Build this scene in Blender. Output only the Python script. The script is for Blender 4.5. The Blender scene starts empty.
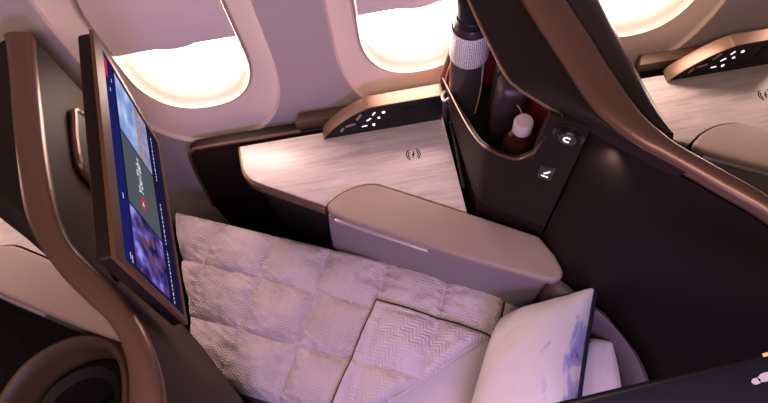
import bpy, bmesh, math, random
from mathutils import Vector, Matrix, noise
random.seed(7)
S = bpy.context.scene
COL = S.collection
R = math.radians

# ------------------------------------------------------------------ materials
def mat(name, base, rough=.5, metal=0., spec=.5, bump=None, var=None, emis=None, coat=0., sheen=0.):
    m = bpy.data.materials.new(name); m.use_nodes = True
    nt = m.node_tree; N = nt.nodes; Lk = nt.links
    b = N['Principled BSDF']
    b.inputs['Base Color'].default_value = (*base, 1)
    b.inputs['Roughness'].default_value = rough
    b.inputs['Metallic'].default_value = metal
    b.inputs['Specular IOR Level'].default_value = spec
    b.inputs['Coat Weight'].default_value = coat
    b.inputs['Sheen Weight'].default_value = sheen
    if emis:
        b.inputs['Emission Color'].default_value = (*emis[0], 1)
        b.inputs['Emission Strength'].default_value = emis[1]
    tc = N.new('ShaderNodeTexCoord')
    if var:      # (scale, amount): gentle colour variation
        n = N.new('ShaderNodeTexNoise'); n.inputs['Scale'].default_value = var[0]; n.inputs['Detail'].default_value = 4
        Lk.new(tc.outputs['Object'], n.inputs['Vector'])
        r = N.new('ShaderNodeValToRGB')
        r.color_ramp.elements[0].position = .3; r.color_ramp.elements[1].position = .7
        r.color_ramp.elements[0].color = (*[c*(1-var[1]) for c in base], 1)
        r.color_ramp.elements[1].color = (*[min(1, c*(1+var[1])) for c in base], 1)
        Lk.new(n.outputs['Fac'], r.inputs['Fac']); Lk.new(r.outputs['Color'], b.inputs['Base Color'])
    if bump:     # (scale, strength)
        n = N.new('ShaderNodeTexNoise'); n.inputs['Scale'].default_value = bump[0]; n.inputs['Detail'].default_value = 3
        Lk.new(tc.outputs['Object'], n.inputs['Vector'])
        bp = N.new('ShaderNodeBump'); bp.inputs['Strength'].default_value = bump[1]; bp.inputs['Distance'].default_value = .002
        Lk.new(n.outputs['Fac'], bp.inputs['Height']); Lk.new(bp.outputs['Normal'], b.inputs['Normal'])
    return m

M = {}
M['wall'] = mat('sidewall', (.88, .71, .61), .55, bump=(260, .06))  # window surround: warm glow from the panes is painted into this lighter colour
M['wallstrip'] = mat('sidewall_strip', (.45, .37, .37), .6, bump=(260, .06))  # strip between surrounds: dim mauve ambient light is painted into the colour
M['shade'] = mat('window_shade', (.68, .56, .55), .6)
M['winring'] = mat('window_ring', (.46, .34, .30), .4)
M['pane'] = mat('window_pane', (.9, .9, .9), .2, emis=((1., .76, .66), 17.0))
M['floor'] = mat('carpet', (.012, .009, .009), .95, spec=.1, bump=(300, .6), var=(40, .3))
M['dark'] = mat('dark_plastic', (.0155, .0090, .0074), .5, spec=.14, bump=(500, .05), var=(900, .18))
M['darker'] = mat('darker_plastic', (.011, .008, .008), .55, spec=.2)
M['shell'] = mat('shell_panel', (.0115, .0068, .0058), .55, spec=.12, bump=(600, .04))
M['hood'] = mat('hood_panel', (.016, .0100, .009), .5, spec=.18)
M['bronze'] = mat('bronze_rim', (.165, .090, .060), .34, metal=.4, bump=(700, .03))
M['bronze2'] = mat('bronze_trim', (.25, .155, .105), .40, metal=.4)
M['panelbrown'] = mat('outer_panel', (.040, .0215, .0145), .6, spec=.12, bump=(700, .03))
M['bezel'] = mat('screen_bezel', (.12, .058, .030), .5, metal=.1, spec=.3)
M['seatrim'] = mat('seat_trim', (.075, .042, .026), .45, spec=.3)
M['olive'] = mat('dark_olive_gloss', (.020, .014, .010), .3, spec=.5)
M['gloss'] = mat('gloss_black', (.018, .013, .013), .25, coat=.2)
M['leather'] = mat('leather', (.285, .205, .175), .55, bump=(350, .12))
M['greige'] = mat('greige_plastic', (.235, .185, .205), .5, bump=(500, .04))
M['silver'] = mat('silver_trim', (.60, .52, .56), .3, metal=.6)
M['red'] = mat('red_lining', (.30, .018, .03), .7)
M['black'] = mat('black_rubber', (.009, .008, .009), .5, spec=.25)
M['sheet'] = mat('sheet_cotton', (.60, .52, .58), .85, bump=(30, .25), sheen=.2)
M['mattress'] = mat('mattress', (.06, .05, .055), .8)
M['piping'] = mat('dark_piping', (.03, .022, .03), .7)
M['cap'] = mat('bottle_cap', (.54, .43, .46), .4)
M['amber'] = mat('amber_bottle', (.035, .010, .008), .10, coat=.8)
M['thermos'] = mat('thermos_body', (.075, .055, .058), .3, metal=.5)
M['pouch'] = mat('dark_leather_case', (.045, .03, .038), .4, bump=(200, .2))
M['cord'] = mat('tan_cord', (.42, .29, .2), .6)
M['icon'] = mat('lit_icon', (.9, .9, .9), .5, emis=((1., .93, .9), 1.1))
M['icondim'] = mat('dim_icon', (.34, .22, .18), .4)
M['navy'] = mat('navy_ledge', (.016, .0145, .028), .55, spec=.25)
M['emblem'] = mat('white_emblem', (.75, .68, .75), .5)
M['amberlamp'] = mat('amber_marker', (.8, .4, .15), .4, emis=((1., .45, .15), .6))
M['glow'] = mat('glitter_band', (.8, .75, .75), .22, metal=.1)
M['navyprint'] = mat('navy_print', (.016, .013, .028), .8, spec=.2)
M['surround'] = mat('seat_surround', (.125, .095, .108), .5, spec=.3)
def screen_mat(name, c, s): return mat(name, (.004, .004, .005), .5, spec=0., emis=(c, s))
M['scr_bg'] = screen_mat('screen_background', (.010, .008, .045), .9)
M['scr_side'] = screen_mat('screen_sidebar', (.010, .014, .12), .9)
M['scr_grey'] = screen_mat('screen_grey_tile', (.085, .10, .115), .9)
M['scr_white'] = screen_mat('screen_white', (.75, .72, .82), .9)
M['scr_red'] = screen_mat('screen_red', (.70, .02, .07), .9)

# marble / pale streaked wood
def marble():
    m = mat('streaked_stone', (.6, .52, .5), .32)
    nt = m.node_tree; N = nt.nodes; Lk = nt.links; b = N['Principled BSDF']
    tc = N.new('ShaderNodeTexCoord'); mp = N.new('ShaderNodeMapping')
    mp.inputs['Rotation'].default_value = (0, 0, R(24)); mp.inputs['Scale'].default_value = (2.2, 22, 4)
    n = N.new('ShaderNodeTexNoise'); n.inputs['Scale'].default_value = 2.2; n.inputs['Detail'].default_value = 7
    n.inputs['Roughness'].default_value = .62; n.inputs['Distortion'].default_value = .7
    r = N.new('ShaderNodeValToRGB')
    r.color_ramp.elements[0].position = .33; r.color_ramp.elements[0].color = (.41, .345, .33, 1)
    r.color_ramp.elements[1].position = .66; r.color_ramp.elements[1].color = (.66, .565, .535, 1)
    Lk.new(tc.outputs['Object'], mp.inputs['Vector']); Lk.new(mp.outputs['Vector'], n.inputs['Vector'])
    Lk.new(n.outputs['Fac'], r.inputs['Fac']); Lk.new(r.outputs['Color'], b.inputs['Base Color'])
    return m
M['marble'] = marble()

# quilt fabric with woven chevrons (UV in metres along / across the bed)
def quilt_mat(name, base, cs, strength):
    m = mat(name, base, .62, sheen=.25)
    nt = m.node_tree; N = nt.nodes; Lk = nt.links; b = N['Principled BSDF']
    uv = N.new('ShaderNodeUVMap'); uv.uv_map = 'UVMap'
    sp = N.new('ShaderNodeSeparateXYZ'); Lk.new(uv.outputs['UV'], sp.inputs[0])
    def mth(op, a, bb=None):
        n = N.new('ShaderNodeMath'); n.operation = op
        for i, v in enumerate((a, bb)):
            if v is None: continue
            if isinstance(v, (int, float)): n.inputs[i].default_value = v
            else: Lk.new(v, n.inputs[i])
        return n.outputs[0]
    tri = mth('MULTIPLY', mth('PINGPONG', sp.outputs['X'], cs), .9)
    w = mth('ADD', sp.outputs['Y'], tri)
    wave = mth('SINE', mth('MULTIPLY', w, 2*math.pi/(cs*.62)))
    n1 = N.new('ShaderNodeTexNoise'); n1.inputs['Scale'].default_value = 9; n1.inputs['Detail'].default_value = 2
    Lk.new(uv.outputs['UV'], n1.inputs['Vector'])
    patch = mth('MULTIPLY', mth('SUBTRACT', n1.outputs['Fac'], .30), 2.2)
    patch = mth('MAXIMUM', patch, .12)
    h = mth('MULTIPLY', wave, patch)
    n2 = N.new('ShaderNodeTexNoise'); n2.inputs['Scale'].default_value = 38; n2.inputs['Detail'].default_value = 4
    Lk.new(uv.outputs['UV'], n2.inputs['Vector'])
    h2 = mth('ADD', h, mth('MULTIPLY', n2.outputs['Fac'], 3.2))
    bp = N.new('ShaderNodeBump'); bp.inputs['Strength'].default_value = strength; bp.inputs['Distance'].default_value = .0022
    Lk.new(h2, bp.inputs['Height']); Lk.new(bp.outputs['Normal'], b.inputs['Normal'])
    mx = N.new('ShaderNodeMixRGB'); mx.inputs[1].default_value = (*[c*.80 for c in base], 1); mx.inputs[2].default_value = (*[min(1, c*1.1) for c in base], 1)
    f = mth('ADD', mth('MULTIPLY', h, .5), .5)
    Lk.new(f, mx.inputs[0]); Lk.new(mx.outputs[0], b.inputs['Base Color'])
    return m
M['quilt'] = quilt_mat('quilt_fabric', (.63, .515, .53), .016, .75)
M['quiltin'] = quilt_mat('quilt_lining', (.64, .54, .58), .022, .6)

# pillow cotton with a watercolour print near one corner (UV 0..1 over the face)
def pillow_mat():
    m = mat('pillow_cotton', (.74, .66, .68), .85, bump=(25, .2), sheen=.2)
    nt = m.node_tree; N = nt.nodes; Lk = nt.links; b = N['Principled BSDF']
    uv = N.new('ShaderNodeUVMap'); uv.uv_map = 'UVMap'
    mp = N.new('ShaderNodeMapping'); Lk.new(uv.outputs['UV'], mp.inputs['Vector'])
    mp.inputs['Location'].default_value = (-.97, -.58, 0)
    ln = N.new('ShaderNodeVectorMath'); ln.operation = 'LENGTH'; Lk.new(mp.outputs['Vector'], ln.inputs[0])
    n = N.new('ShaderNodeTexNoise'); n.inputs['Scale'].default_value = 7; n.inputs['Detail'].default_value = 3; n.inputs['Distortion'].default_value = .5
    Lk.new(uv.outputs['UV'], n.inputs['Vector'])
    s1 = N.new('ShaderNodeMath'); s1.operation = 'MULTIPLY_ADD'; s1.inputs[1].default_value = 1.1; s1.inputs[2].default_value = -.12
    Lk.new(ln.outputs['Value'], s1.inputs[0])
    s2 = N.new('ShaderNodeMath'); s2.operation = 'SUBTRACT'; Lk.new(n.outputs['Fac'], s2.inputs[0]); Lk.new(s1.outputs[0], s2.inputs[1])
    r = N.new('ShaderNodeValToRGB'); e = r.color_ramp.elements
    e[0].position = .38; e[0].color = (.74, .66, .68, 1)
    e[1].position = .47; e[1].color = (.36, .36, .60, 1)
    x = e.new(.54); x.color = (.30, .31, .56, 1)
    x = e.new(.60); x.color = (.05, .05, .16, 1)
    Lk.new(s2.outputs[0], r.inputs['Fac']); Lk.new(r.outputs['Color'], b.inputs['Base Color'])
    return m
M['pillow'] = pillow_mat()

def photo_tile(name, cols, scale, seed, strength=.9, stretch=(1, 1, 1)):
    m = mat(name, (.004, .004, .005), .5, spec=0.)
    nt = m.node_tree; N = nt.nodes; Lk = nt.links; b = N['Principled BSDF']
    uv = N.new('ShaderNodeUVMap'); uv.uv_map = 'UVMap'
    mp = N.new('ShaderNodeMapping'); mp.inputs['Location'].default_value = (seed, seed*.7, 0); mp.inputs['Scale'].default_value = stretch
    Lk.new(uv.outputs['UV'], mp.inputs['Vector'])
    n = N.new('ShaderNodeTexNoise'); n.inputs['Scale'].default_value = scale; n.inputs['Detail'].default_value = 4
    Lk.new(mp.outputs['Vector'], n.inputs['Vector'])
    r = N.new('ShaderNodeValToRGB'); e = r.color_ramp.elements
    e[0].position = cols[0][0]; e[0].color = (*cols[0][1], 1); e[1].position = cols[-1][0]; e[1].color = (*cols[-1][1], 1)
    for p, c in cols[1:-1]:
        q = e.new(p); q.color = (*c, 1)
    Lk.new(n.outputs['Fac'], r.inputs['Fac']); Lk.new(r.outputs['Color'], b.inputs['Emission Color'])
    b.inputs['Emission Strength'].default_value = strength
    return m
M['scr_people'] = photo_tile('screen_people_photo', [(.34, (.015, .01, .05)), (.44, (.03, .03, .22)), (.50, (.12, .05, .12)), (.58, (.12, .11, .55)), (.70, (.36, .33, .85))], 3.4, 3.1)
M['scr_sky'] = photo_tile('screen_sky_photo', [(.3, (.12, .25, .62)), (.5, (.30, .42, .80)), (.7, (.70, .74, .92))], 2.2, 1.2)
M['scr_city'] = photo_tile('screen_city_photo', [(.3, (.10, .07, .12)), (.5, (.40, .28, .26)), (.7, (.55, .50, .65))], 14, 5.5)
M['scr_water'] = photo_tile('screen_water_photo', [(.3, (.14, .13, .30)), (.7, (.48, .46, .72))], 6, 2.5)

# sparkling sleeve
def glitter():
    m = M['glow']; nt = m.node_tree; N = nt.nodes; Lk = nt.links; b = N['Principled BSDF']
    uv = N.new('ShaderNodeUVMap'); uv.uv_map = 'UVMap'
    v = N.new('ShaderNodeTexVoronoi'); v.inputs['Scale'].default_value = 1; v.inputs['Randomness'].default_value = .12
    Lk.new(uv.outputs['UV'], v.inputs['Vector'])
    r = N.new('ShaderNodeValToRGB'); e = r.color_ramp.elements
    e[0].position = .40; e[0].color = (1., .97, .97, 1); e[1].position = .58; e[1].color = (.20, .16, .18, 1)
    Lk.new(v.outputs['Distance'], r.inputs['Fac']); Lk.new(r.outputs['Color'], b.inputs['Base Color'])
    bp = N.new('ShaderNodeBump'); bp.inputs['Strength'].default_value = 1.; bp.inputs['Distance'].default_value = .005; bp.invert = True
    Lk.new(v.outputs['Distance'], bp.inputs['Height']); Lk.new(bp.outputs['Normal'], b.inputs['Normal'])
glitter()

# ------------------------------------------------------------------ geometry helpers (world coordinates)
def V(*a): return Vector(a)
def cr(pts, n=8, closed=False):
    """Catmull-Rom resampling of a list of tuples."""
    P = [Vector((*p, 0)) if len(p) == 2 else Vector(p) for p in pts]; out = []; m = len(P)
    rng = range(m) if closed else range(m-1)
    for i in rng:
        if closed: p0, p1, p2, p3 = P[i-1], P[i], P[(i+1) % m], P[(i+2) % m]
        else: p0, p1, p2, p3 = P[max(i-1, 0)], P[i], P[i+1], P[min(i+2, m-1)]
        for k in range(n):
            t = k/n
            out.append(.5*((2*p1)+(-p0+p2)*t+(2*p0-5*p1+4*p2-p3)*t*t+(-p0+3*p1-3*p2+p3)*t**3))
    if not closed: out.append(P[-1].copy())
    return out
def grid(bm, rows, closed_u=False, closed_v=False):
    vs = [[bm.verts.new(p) for p in r] for r in rows]
    nr, nc = len(vs), len(vs[0])
    for i in range(nr if closed_v else nr-1):
        for j in range(nc if closed_u else nc-1):
            a, b, c, d = vs[i][j], vs[i][(j+1) % nc], vs[(i+1) % nr][(j+1) % nc], vs[(i+1) % nr][j]
            try: bm.faces.new((a, b, c, d))
            except ValueError: pass
    return vs
def prism(bm, poly, z0, z1, bev=0., seg=2, axis='z'):
    """extrude a polygon: axis z -> poly is (x,y); axis y -> poly is (x,z) and z0,z1 are y."""
    t = bmesh.new()
    def P(a, b, h): return (a, b, h) if axis == 'z' else (a, h, b)
    lo = [t.verts.new(P(p[0], p[1], z0)) for p in poly]; hi = [t.verts.new(P(p[0], p[1], z1)) for p in poly]
    n = len(poly)
    t.faces.new(lo); t.faces.new(hi)
    for i in range(n): t.faces.new((lo[i], lo[(i+1) % n], hi[(i+1) % n], hi[i]))
    bmesh.ops.recalc_face_normals(t, faces=t.faces)
    if bev:
        es = [e for e in t.edges if e.calc_face_angle(0) > R(30)]
        bmesh.ops.bevel(t, geom=es, offset=bev, segments=seg, affect='EDGES', profile=.5, clamp_overlap=True)
    join(bm, t)
def join(bm, t, mx=None):
    me = bpy.data.meshes.new('tmp'); 
    if mx: t.transform(mx)
    t.to_mesh(me); t.free(); bm.from_mesh(me); bpy.data.meshes.remove(me)
def box(bm, c, s, rz=0, bev=0., seg=2, mx=None):
    t = bmesh.new(); bmesh.ops.create_cube(t, size=1)
    bmesh.ops.scale(t, vec=s, verts=t.verts)
    if bev: bmesh.ops.bevel(t, geom=t.edges[:], offset=bev, segments=seg, affect='EDGES', profile=.5, clamp_overlap=True)
    t.transform(mx if mx else Matrix.Translation(c) @ Matrix.Rotation(rz, 4, 'Z'))
    join(bm, t)
def lathe(bm, prof, c=(0, 0, 0), n=32, mx=None):
    t = bmesh.new()
    rows = [[(r*math.cos(2*math.pi*k/n), r*math.sin(2*math.pi*k/n), z) for k in range(n)] for r, z in prof]
    vs = grid(t, rows, closed_u=True)
    for row in (vs[0], vs[-1]):
        try: t.faces.new(row)
        except ValueError: pass
    bmesh.ops.recalc_face_normals(t, faces=t.faces)
    t.transform(mx if mx else Matrix.Translation(c)); join(bm, t)
def tube(bm, pts, r, n=8, closed=False):
    P = [Vector(p) for p in pts]; rows = []
    up = V(0, 0, 1)
    for i, p in enumerate(P):
        a = P[i-1] if (i or closed) else P[i]; b = P[(i+1) % len(P)] if (closed or i < len(P)-1) else P[i]
        d = (b-a).normalized()
        s = d.cross(up)
        if s.length < 1e-3: s = d.cross(V(1, 0, 0))
        s.normalize(); u = s.cross(d)
        rows.append([p+r*(math.cos(2*math.pi*k/n)*s+math.sin(2*math.pi*k/n)*u) for k in range(n)])
    t = bmesh.new(); vs = grid(t, rows, closed_u=True, closed_v=closed)
    if not closed: t.faces.new(vs[0]); t.faces.new(vs[-1])
    bmesh.ops.recalc_face_normals(t, faces=t.faces); join(bm, t)
def shift(pts, dx=0, dy=0): return [(p[0]+dx, p[1]+dy, *p[2:]) for p in pts]

def thing(name, label, cat, loc, group=None):
    o = bpy.data.objects.new(name, None); COL.objects.link(o)
    o.location = loc; o.empty_display_size = .05
    o['label'] = label; o['category'] = cat
    if group: o['group'] = group
    return o
def root_loc(p):
    v = V(0, 0, 0)
    while p: v = v + Vector(p.location); p = p.parent
    return v
def obj(name, bm, m, parent=None, label=None, sharp=35, flat=False, recalc=True, loc=None):
    if recalc: bmesh.ops.recalc_face_normals(bm, faces=bm.faces)
    L = root_loc(parent) if parent else (Vector(loc) if loc else V(0, 0, 0))
    bmesh.ops.translate(bm, vec=-L, verts=bm.verts)
    me = bpy.data.meshes.new(name); bm.to_mesh(me); bm.free()
    o = bpy.data.objects.new(name, me); COL.objects.link(o)
    if m: me.materials.append(m)
    if not flat:
        me.polygons.foreach_set('use_smooth', [True]*len(me.polygons)); me.set_sharp_from_angle(angle=R(sharp))
    if parent: o.parent = parent
    elif loc: o.location = loc
    if label: o['label'] = label
    return o
def struct(name, bm, m, parent=None, **k):
    o = obj(name, bm, m, parent, **k)
    if not parent: o['kind'] = 'structure'
    return o
def solo(name, bm, m, label, cat, loc, group=None, **k):
    o = obj(name, bm, m, None, loc=loc, **k); o['label'] = label; o['category'] = cat
    if group: o['group'] = group
    return o
def copy_tree(o, dx, label=None, parent=None):
    c = o.copy(); COL.objects.link(c)
    if parent: c.parent = parent
    else:
        c.location = Vector(o.location)+V(dx, 0, 0)
        if label: c['label'] = label
    for ch in list(o.children): copy_tree(ch, 0, None, c)
    return c

PITCH = 1.137
BO = V(-.735, .954, 0); BU = V(.913, -.407, 0); BV = V(-.407, -.913, 0)    # bed frame: along, across
def bed(s, t, z): p = BO+BU*s+BV*t; return V(p.x, p.y, z)

# ------------------------------------------------------------------ setting: floor, curved sidewall, windows
bm = bmesh.new(); box(bm, (0, -.4, -.02), (6.5, 3.3, .04)); struct('floor', bm, M['floor'])

WY = 1.13; WCZ = 1.085; WA = .173; WTOP = 1.19; WBOT = 1.02; WB = .212; WPITCH = .68; WX0 = .183
def lean(z): return -.10*max(0, (z-1.15))**1.6                        # the wall curves in overhead
def stadium(cx, a, b, ang, grow=0.):
    c, s = math.cos(ang), math.sin(ang)
    n = 2.35; x = math.copysign(abs(c)**(2/n), c)*(a+grow); z = math.copysign(abs(s)**(2/n), s)*(b+grow)
    return cx+x, (WTOP if z > 0 else WBOT)+z
NA = 72
def wall_panel(bm, bm2, cx, x0, x1):
    zlo, zhi = 0., 1.95
    angs = [2*math.pi*k/NA for k in range(NA)]
    def rect(a):
        c, s = math.cos(a), math.sin(a); hx, zc = (x1-x0)/2, WCZ
        k = 1e9
        if abs(c) > 1e-6: k = min(k, hx/abs(c))
        if s > 1e-6: k = min(k, (zhi-zc)/s)
        if s < -1e-6: k = min(k, (zc-zlo)/-s)
        return (x0+x1)/2+c*k, zc+s*k
    def ring(f, y): return [V(f(a)[0], y+lean(f(a)[1]), f(a)[1]) for a in angs]
    # square strip between the window surrounds
    strip = [ring(rect, WY-.014)]
    for k in (.5, 1.):
        strip.append([V(*( (Vector(rect(a)).lerp(Vector(stadium(cx, .252, .38, a)), k)).x,
                       WY-.014+lean(Vector(rect(a)).lerp(Vector(stadium(cx, .252, .38, a)), k).y),
                       (Vector(rect(a)).lerp(Vector(stadium(cx, .252, .38, a)), k)).y)) for a in angs])
    grid(bm2, strip, closed_u=True)
    rows = [ring(lambda a: stadium(cx, .254, .382, a), WY-.015), ring(lambda a: stadium(cx, .247, .372, a), WY-.002)]
    for k in (.25, .5, .75, 1.):
        rows.append([V(*( (Vector(stadium(cx, .247, .372, a)).lerp(Vector(stadium(cx, WA+.012, WB+.012, a)), k)).x,
                       WY-.002+.012*k*k+lean(Vector(stadium(cx, .247, .372, a)).lerp(Vector(stadium(cx, WA, WB, a)), k).y),
                       (Vector(stadium(cx, .247, .372, a)).lerp(Vector(stadium(cx, WA+.012, WB+.012, a)), k)).y)) for a in angs])
    rows.append(ring(lambda a: stadium(cx, WA+.006, WB+.006, a), WY+.018))
    grid(bm, rows, closed_u=True)
bmA = bmesh.new(); bmB = bmesh.new()
wins = [WX0+k*WPITCH for k in range(-4, 5)]
for cx in wins: wall_panel(bmA, bmB, cx, cx-WPITCH/2, cx+WPITCH/2)
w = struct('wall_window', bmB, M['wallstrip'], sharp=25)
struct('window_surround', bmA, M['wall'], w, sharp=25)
for i, cx in enumerate(wins):
    e = bpy.data.objects.new('window_%d' % (i+1), None); COL.objects.link(e); e.location = (cx, WY, WCZ); e['kind'] = 'structure'
    angs = [2*math.pi*k/NA for k in range(NA)]
    def rg(g, y): return [V(stadium(cx, WA, WB, a, g)[0], WY+y+lean(stadium(cx, WA, WB, a, g)[1]), stadium(cx, WA, WB, a, g)[1]) for a in angs]
    bm = bmesh.new(); grid(bm, [rg(.007, .018), rg(.005, .006), rg(.001, .006), rg(-.001, .016), rg(-.012, .03), rg(-.030, .050), rg(-.034, .075)], closed_u=True)
    obj('window_frame', bm, M['winring'], e, sharp=50)
    bm = bmesh.new(); bm.faces.new([bm.verts.new(p) for p in rg(-.030, .066)]); obj('pane', bm, M['pane'], e)
    # pull-down shade with a grip tab, drawn half way
    bm = bmesh.new()
    a0 = [p for p in rg(-.004, .012)]
    zs = 1.078
    up = [(p.x, p.z) for p in a0 if p.z > zs+.004]
    up.sort(key=lambda q: math.atan2(q[1]-WCZ-.1, q[0]-cx))
    edge = [(cx-WA+.004, zs)]
    for k in range(0, 17):
        x = cx-.05+.10*k/16
        edge.append((x, zs-.010*math.sin(math.pi*k/16)**.6 if 0 < k < 16 else zs))
    edge.append((cx+WA-.004, zs))
    prism(bm, edge+up, WY+.012, WY+.018, axis='y')
    obj('window_shade', bm, M['shade'], e, label='half-drawn window shade')

# ------------------------------------------------------------------ console table (repeats in each suite)
def make_console():
    t = thing('console_table', 'pale streaked stone side table with lit control panel, beside the quilted bed', 'table', (-.1, .9, 0), 'console tables along the windows')
    top = [(-.440, 1.040), (-.430, .955), (-.422, .932), (-.408, .910), (-.385, .892), (-.30, .842), (-.181, .772), (-.167, .781), (-.142, .798), (-.115, .810), (-.082, .819), (-.049, .822), (-.018, .818), (.003, .808), (.194, .697), (.240, .668), (.236, 1.040)]
    bm = bmesh.new(); prism(bm, top, .686, .700, .003); obj('tabletop', bm, M['marble'], t)
    fr = [(-.452, 1.052), (-.441, .95), (-.431, .925), (-.414, .901), (-.389, .882), (-.30, .829), (-.188, .762), (-.168, .783), (-.142, .800), (-.115, .812), (-.082, .821), (-.049, .824), (-.018, .820), (.003, .810), (.194, .699), (.235, .674), (.233, 1.052)]
    bm = bmesh.new(); prism(bm, fr, .652, .688, .006, 3); obj('table_edge', bm, M['bronze'], t)
    body = [(-.425, 1.05), (-.412, .95), (-.38, .90), (-.29, .845), (-.19, .79), (-.16, .80), (-.06, .83), (.01, .815), (.20, .705), (.228, .69), (.228, 1.05)]
    bm = bmesh.new(); prism(bm, body, .0, .654, .004); obj('base', bm, M['darker'], t)
    bp = [(-.655, 0), (-.668, .30), (-.640, .56), (-.622, .655), (-.612, .682), (-.592, .698), (-.56, .70), (.235, .70), (.235, 0)]
    bm = bmesh.new(); prism(bm, bp, 1.056, 1.098, .006, 3, axis='y'); obj('back_panel', bm, M['dark'], t)
    rim = [(-.668, .30), (-.640, .56), (-.622, .655), (-.612, .684), (-.592, .701), (-.56, .703), (-.235, .703)]
    bm = bmesh.new(); tube(bm, [V(x, 1.058, z) for x, z in rim], .006); obj('edge_trim', bm, M['bronze'], t)
    bm = bmesh.new(); prism(bm, [(-.245, 1.062), (-.225, 1.104), (.235, 1.104), (.235, 1.062)], .70, .742, .006); obj('rear_ledge', bm, M['seatrim'], t)
    # wedge-shaped control panel
    prof = [(-.160, .700), (-.150, .722), (-.128, .748), (-.100, .774), (-.070, .797), (-.040, .815), (-.010, .828), (.025, .834), (.232, .834)]
    bm = bmesh.new(); prism(bm, prof+[(.232, .700)], 1.012, 1.050, .002, axis='y')
    cp = obj('control_panel', bm, M['black'], t)
    bm = bmesh.new()
    rows = []
    P = cr([(x, 0, z) for x, z in prof], 4)
    for i, p in enumerate(P):
        rows.append([V(p.x, 1.013, p.z-.004), V(p.x, 1.005, p.z+.001), V(p.x, 1.006, p.z+.005), V(p.x, 1.046, p.z+.006), V(p.x, 1.052, p.z+.002), V(p.x, 1.052, max(.70, p.z-.03))])
    grid(bm, rows); obj('panel_rim', bm, M['bronze2'], cp)
    yf = 1.0105
    def pill(x, z, w, h, ang, m, nm):
        b = bmesh.new(); n = 16; pts = []
        for k in range(n):
            a = 2*math.pi*k/n
            px = math.copysign(max(0, w-h), math.cos(a))/2+math.cos(a)*h/2; pz = math.sin(a)*h/2
            pts.append((x+px*math.cos(ang)-pz*math.sin(ang), z+px*math.sin(ang)+pz*math.cos(ang)))
        prism(b, pts, yf, yf+.003, axis='y'); obj(nm, b, m, cp)
    for x, z, w, h, a in [(-.094, .737, .024, .009, 62), (-.065, .754, .034, .009, 12), (-.034, .789, .032, .009, 55)]: pill(x, z, w, h, R(a), M['icondim'], 'dim_button')
    for x, z, w, h, a in [(-.021, .737, .018, .004, 4), (-.004, .768, .018, .005, 34), (.014, .795, .016, .005, 55), (.009, .737, .012, .009, 90), (.028, .770, .009, .009, 0), (.045, .794, .011, .011, 0)]: pill(x, z, w, h, R(a), M['icon'], 'lit_button')
    b = bmesh.new(); prism(b, [(.104, .737), (.147, .737), (.147, .798), (.104, .798)], 1.0095, 1.0125, .001, axis='y'); obj('power_socket', b, M['darker'], cp)
    # wireless-charging mark on the tabletop
    b = bmesh.new()
    def seg(x, y, l, w_, a): box(b, (x, y, .7003), (l, w_, .0006), a)
    cx, cy = .117, .899
    for sx in (-1, 1):
        for rr in (.0155, .0215):
            for k in range(-3, 4):
                a = k*R(16); 
                if abs(k) < 3 or rr > .02: seg(cx+sx*rr*math.cos(a), cy+rr*math.sin(a), .0036, .0065, sx*a)
    seg(cx+.001, cy+.005, .004, .014, -.4); seg(cx, cy, .010, .004, .2); seg(cx-.001, cy-.005, .004, .014, -.4)
    obj('charging_mark', b, M['black'], t)
    return t
console = make_console()

# ------------------------------------------------------------------ armrest
def make_armrest():
    t = thing('armrest', 'beige leather padded armrest with silver latch, between the stone side table and the bed', 'armrest', (.15, .65, 0), 'armrests beside the console tables')
    cov = [(-.178, .758), (-.165, .775), (-.140, .792), (-.114, .804), (-.082, .813), (-.049, .816), (-.020, .812), (.0, .803), (.192, .691), (.33, .61), (.424, .553), (.452, .49), (.462, .440), (.452, .418), (.425, .414), (.395, .425), (.221, .512), (.112, .572), (-.124, .707), (-.160, .733)]
    bm = bmesh.new(); prism(bm, cov, .678, .714, .014, 4); obj('cover', bm, M['leather'], t)
    bod = [(-.176, .748), (-.15, .775), (-.06, .79), (.0, .78), (.19, .668), (.40, .55), (.425, .50), (.432, .462), (.425, .43), (.40, .425), (.22, .521), (.112, .581), (-.122, .713), (-.158, .732)]
    bm = bmesh.new()
    inset = [V(x, y, 0) for x, y in bod]
    rows = [[V(x, y, .682) for x, y in bod], [V(x-.012, y-.006, .58) for x, y in bod], [V(x-.022, y-.012, .46) for x, y in bod], [V(x-.022, y-.012, 0) for x, y in bod]]
    vs = grid(bm, rows, closed_u=True); bm.faces.new(vs[0]); bm.faces.new(vs[-1]); obj('body', bm, M['greige'], t, sharp=40)
    bm = bmesh.new(); d = V(.22, -.126, 0).normalized(); a = math.atan2(d.y, d.x)
    box(bm, (-.026, .6475, .690), (.300, .012, .014), a, .003); obj('latch', bm, M['silver'], t, label='silver latch strip')
    return t
armrest = make_armrest()
copy_tree(console, PITCH, 'pale stone side table with lit control panel in the next suite, beyond the right divider')
copy_tree(console, -PITCH, 'pale stone side table mostly hidden behind the left divider')
copy_tree(armrest, PITCH, 'beige armrest at the right edge of the photo, beyond the right divider')
copy_tree(armrest, -PITCH, 'beige armrest at the left edge, seen past the left divider')

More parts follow.
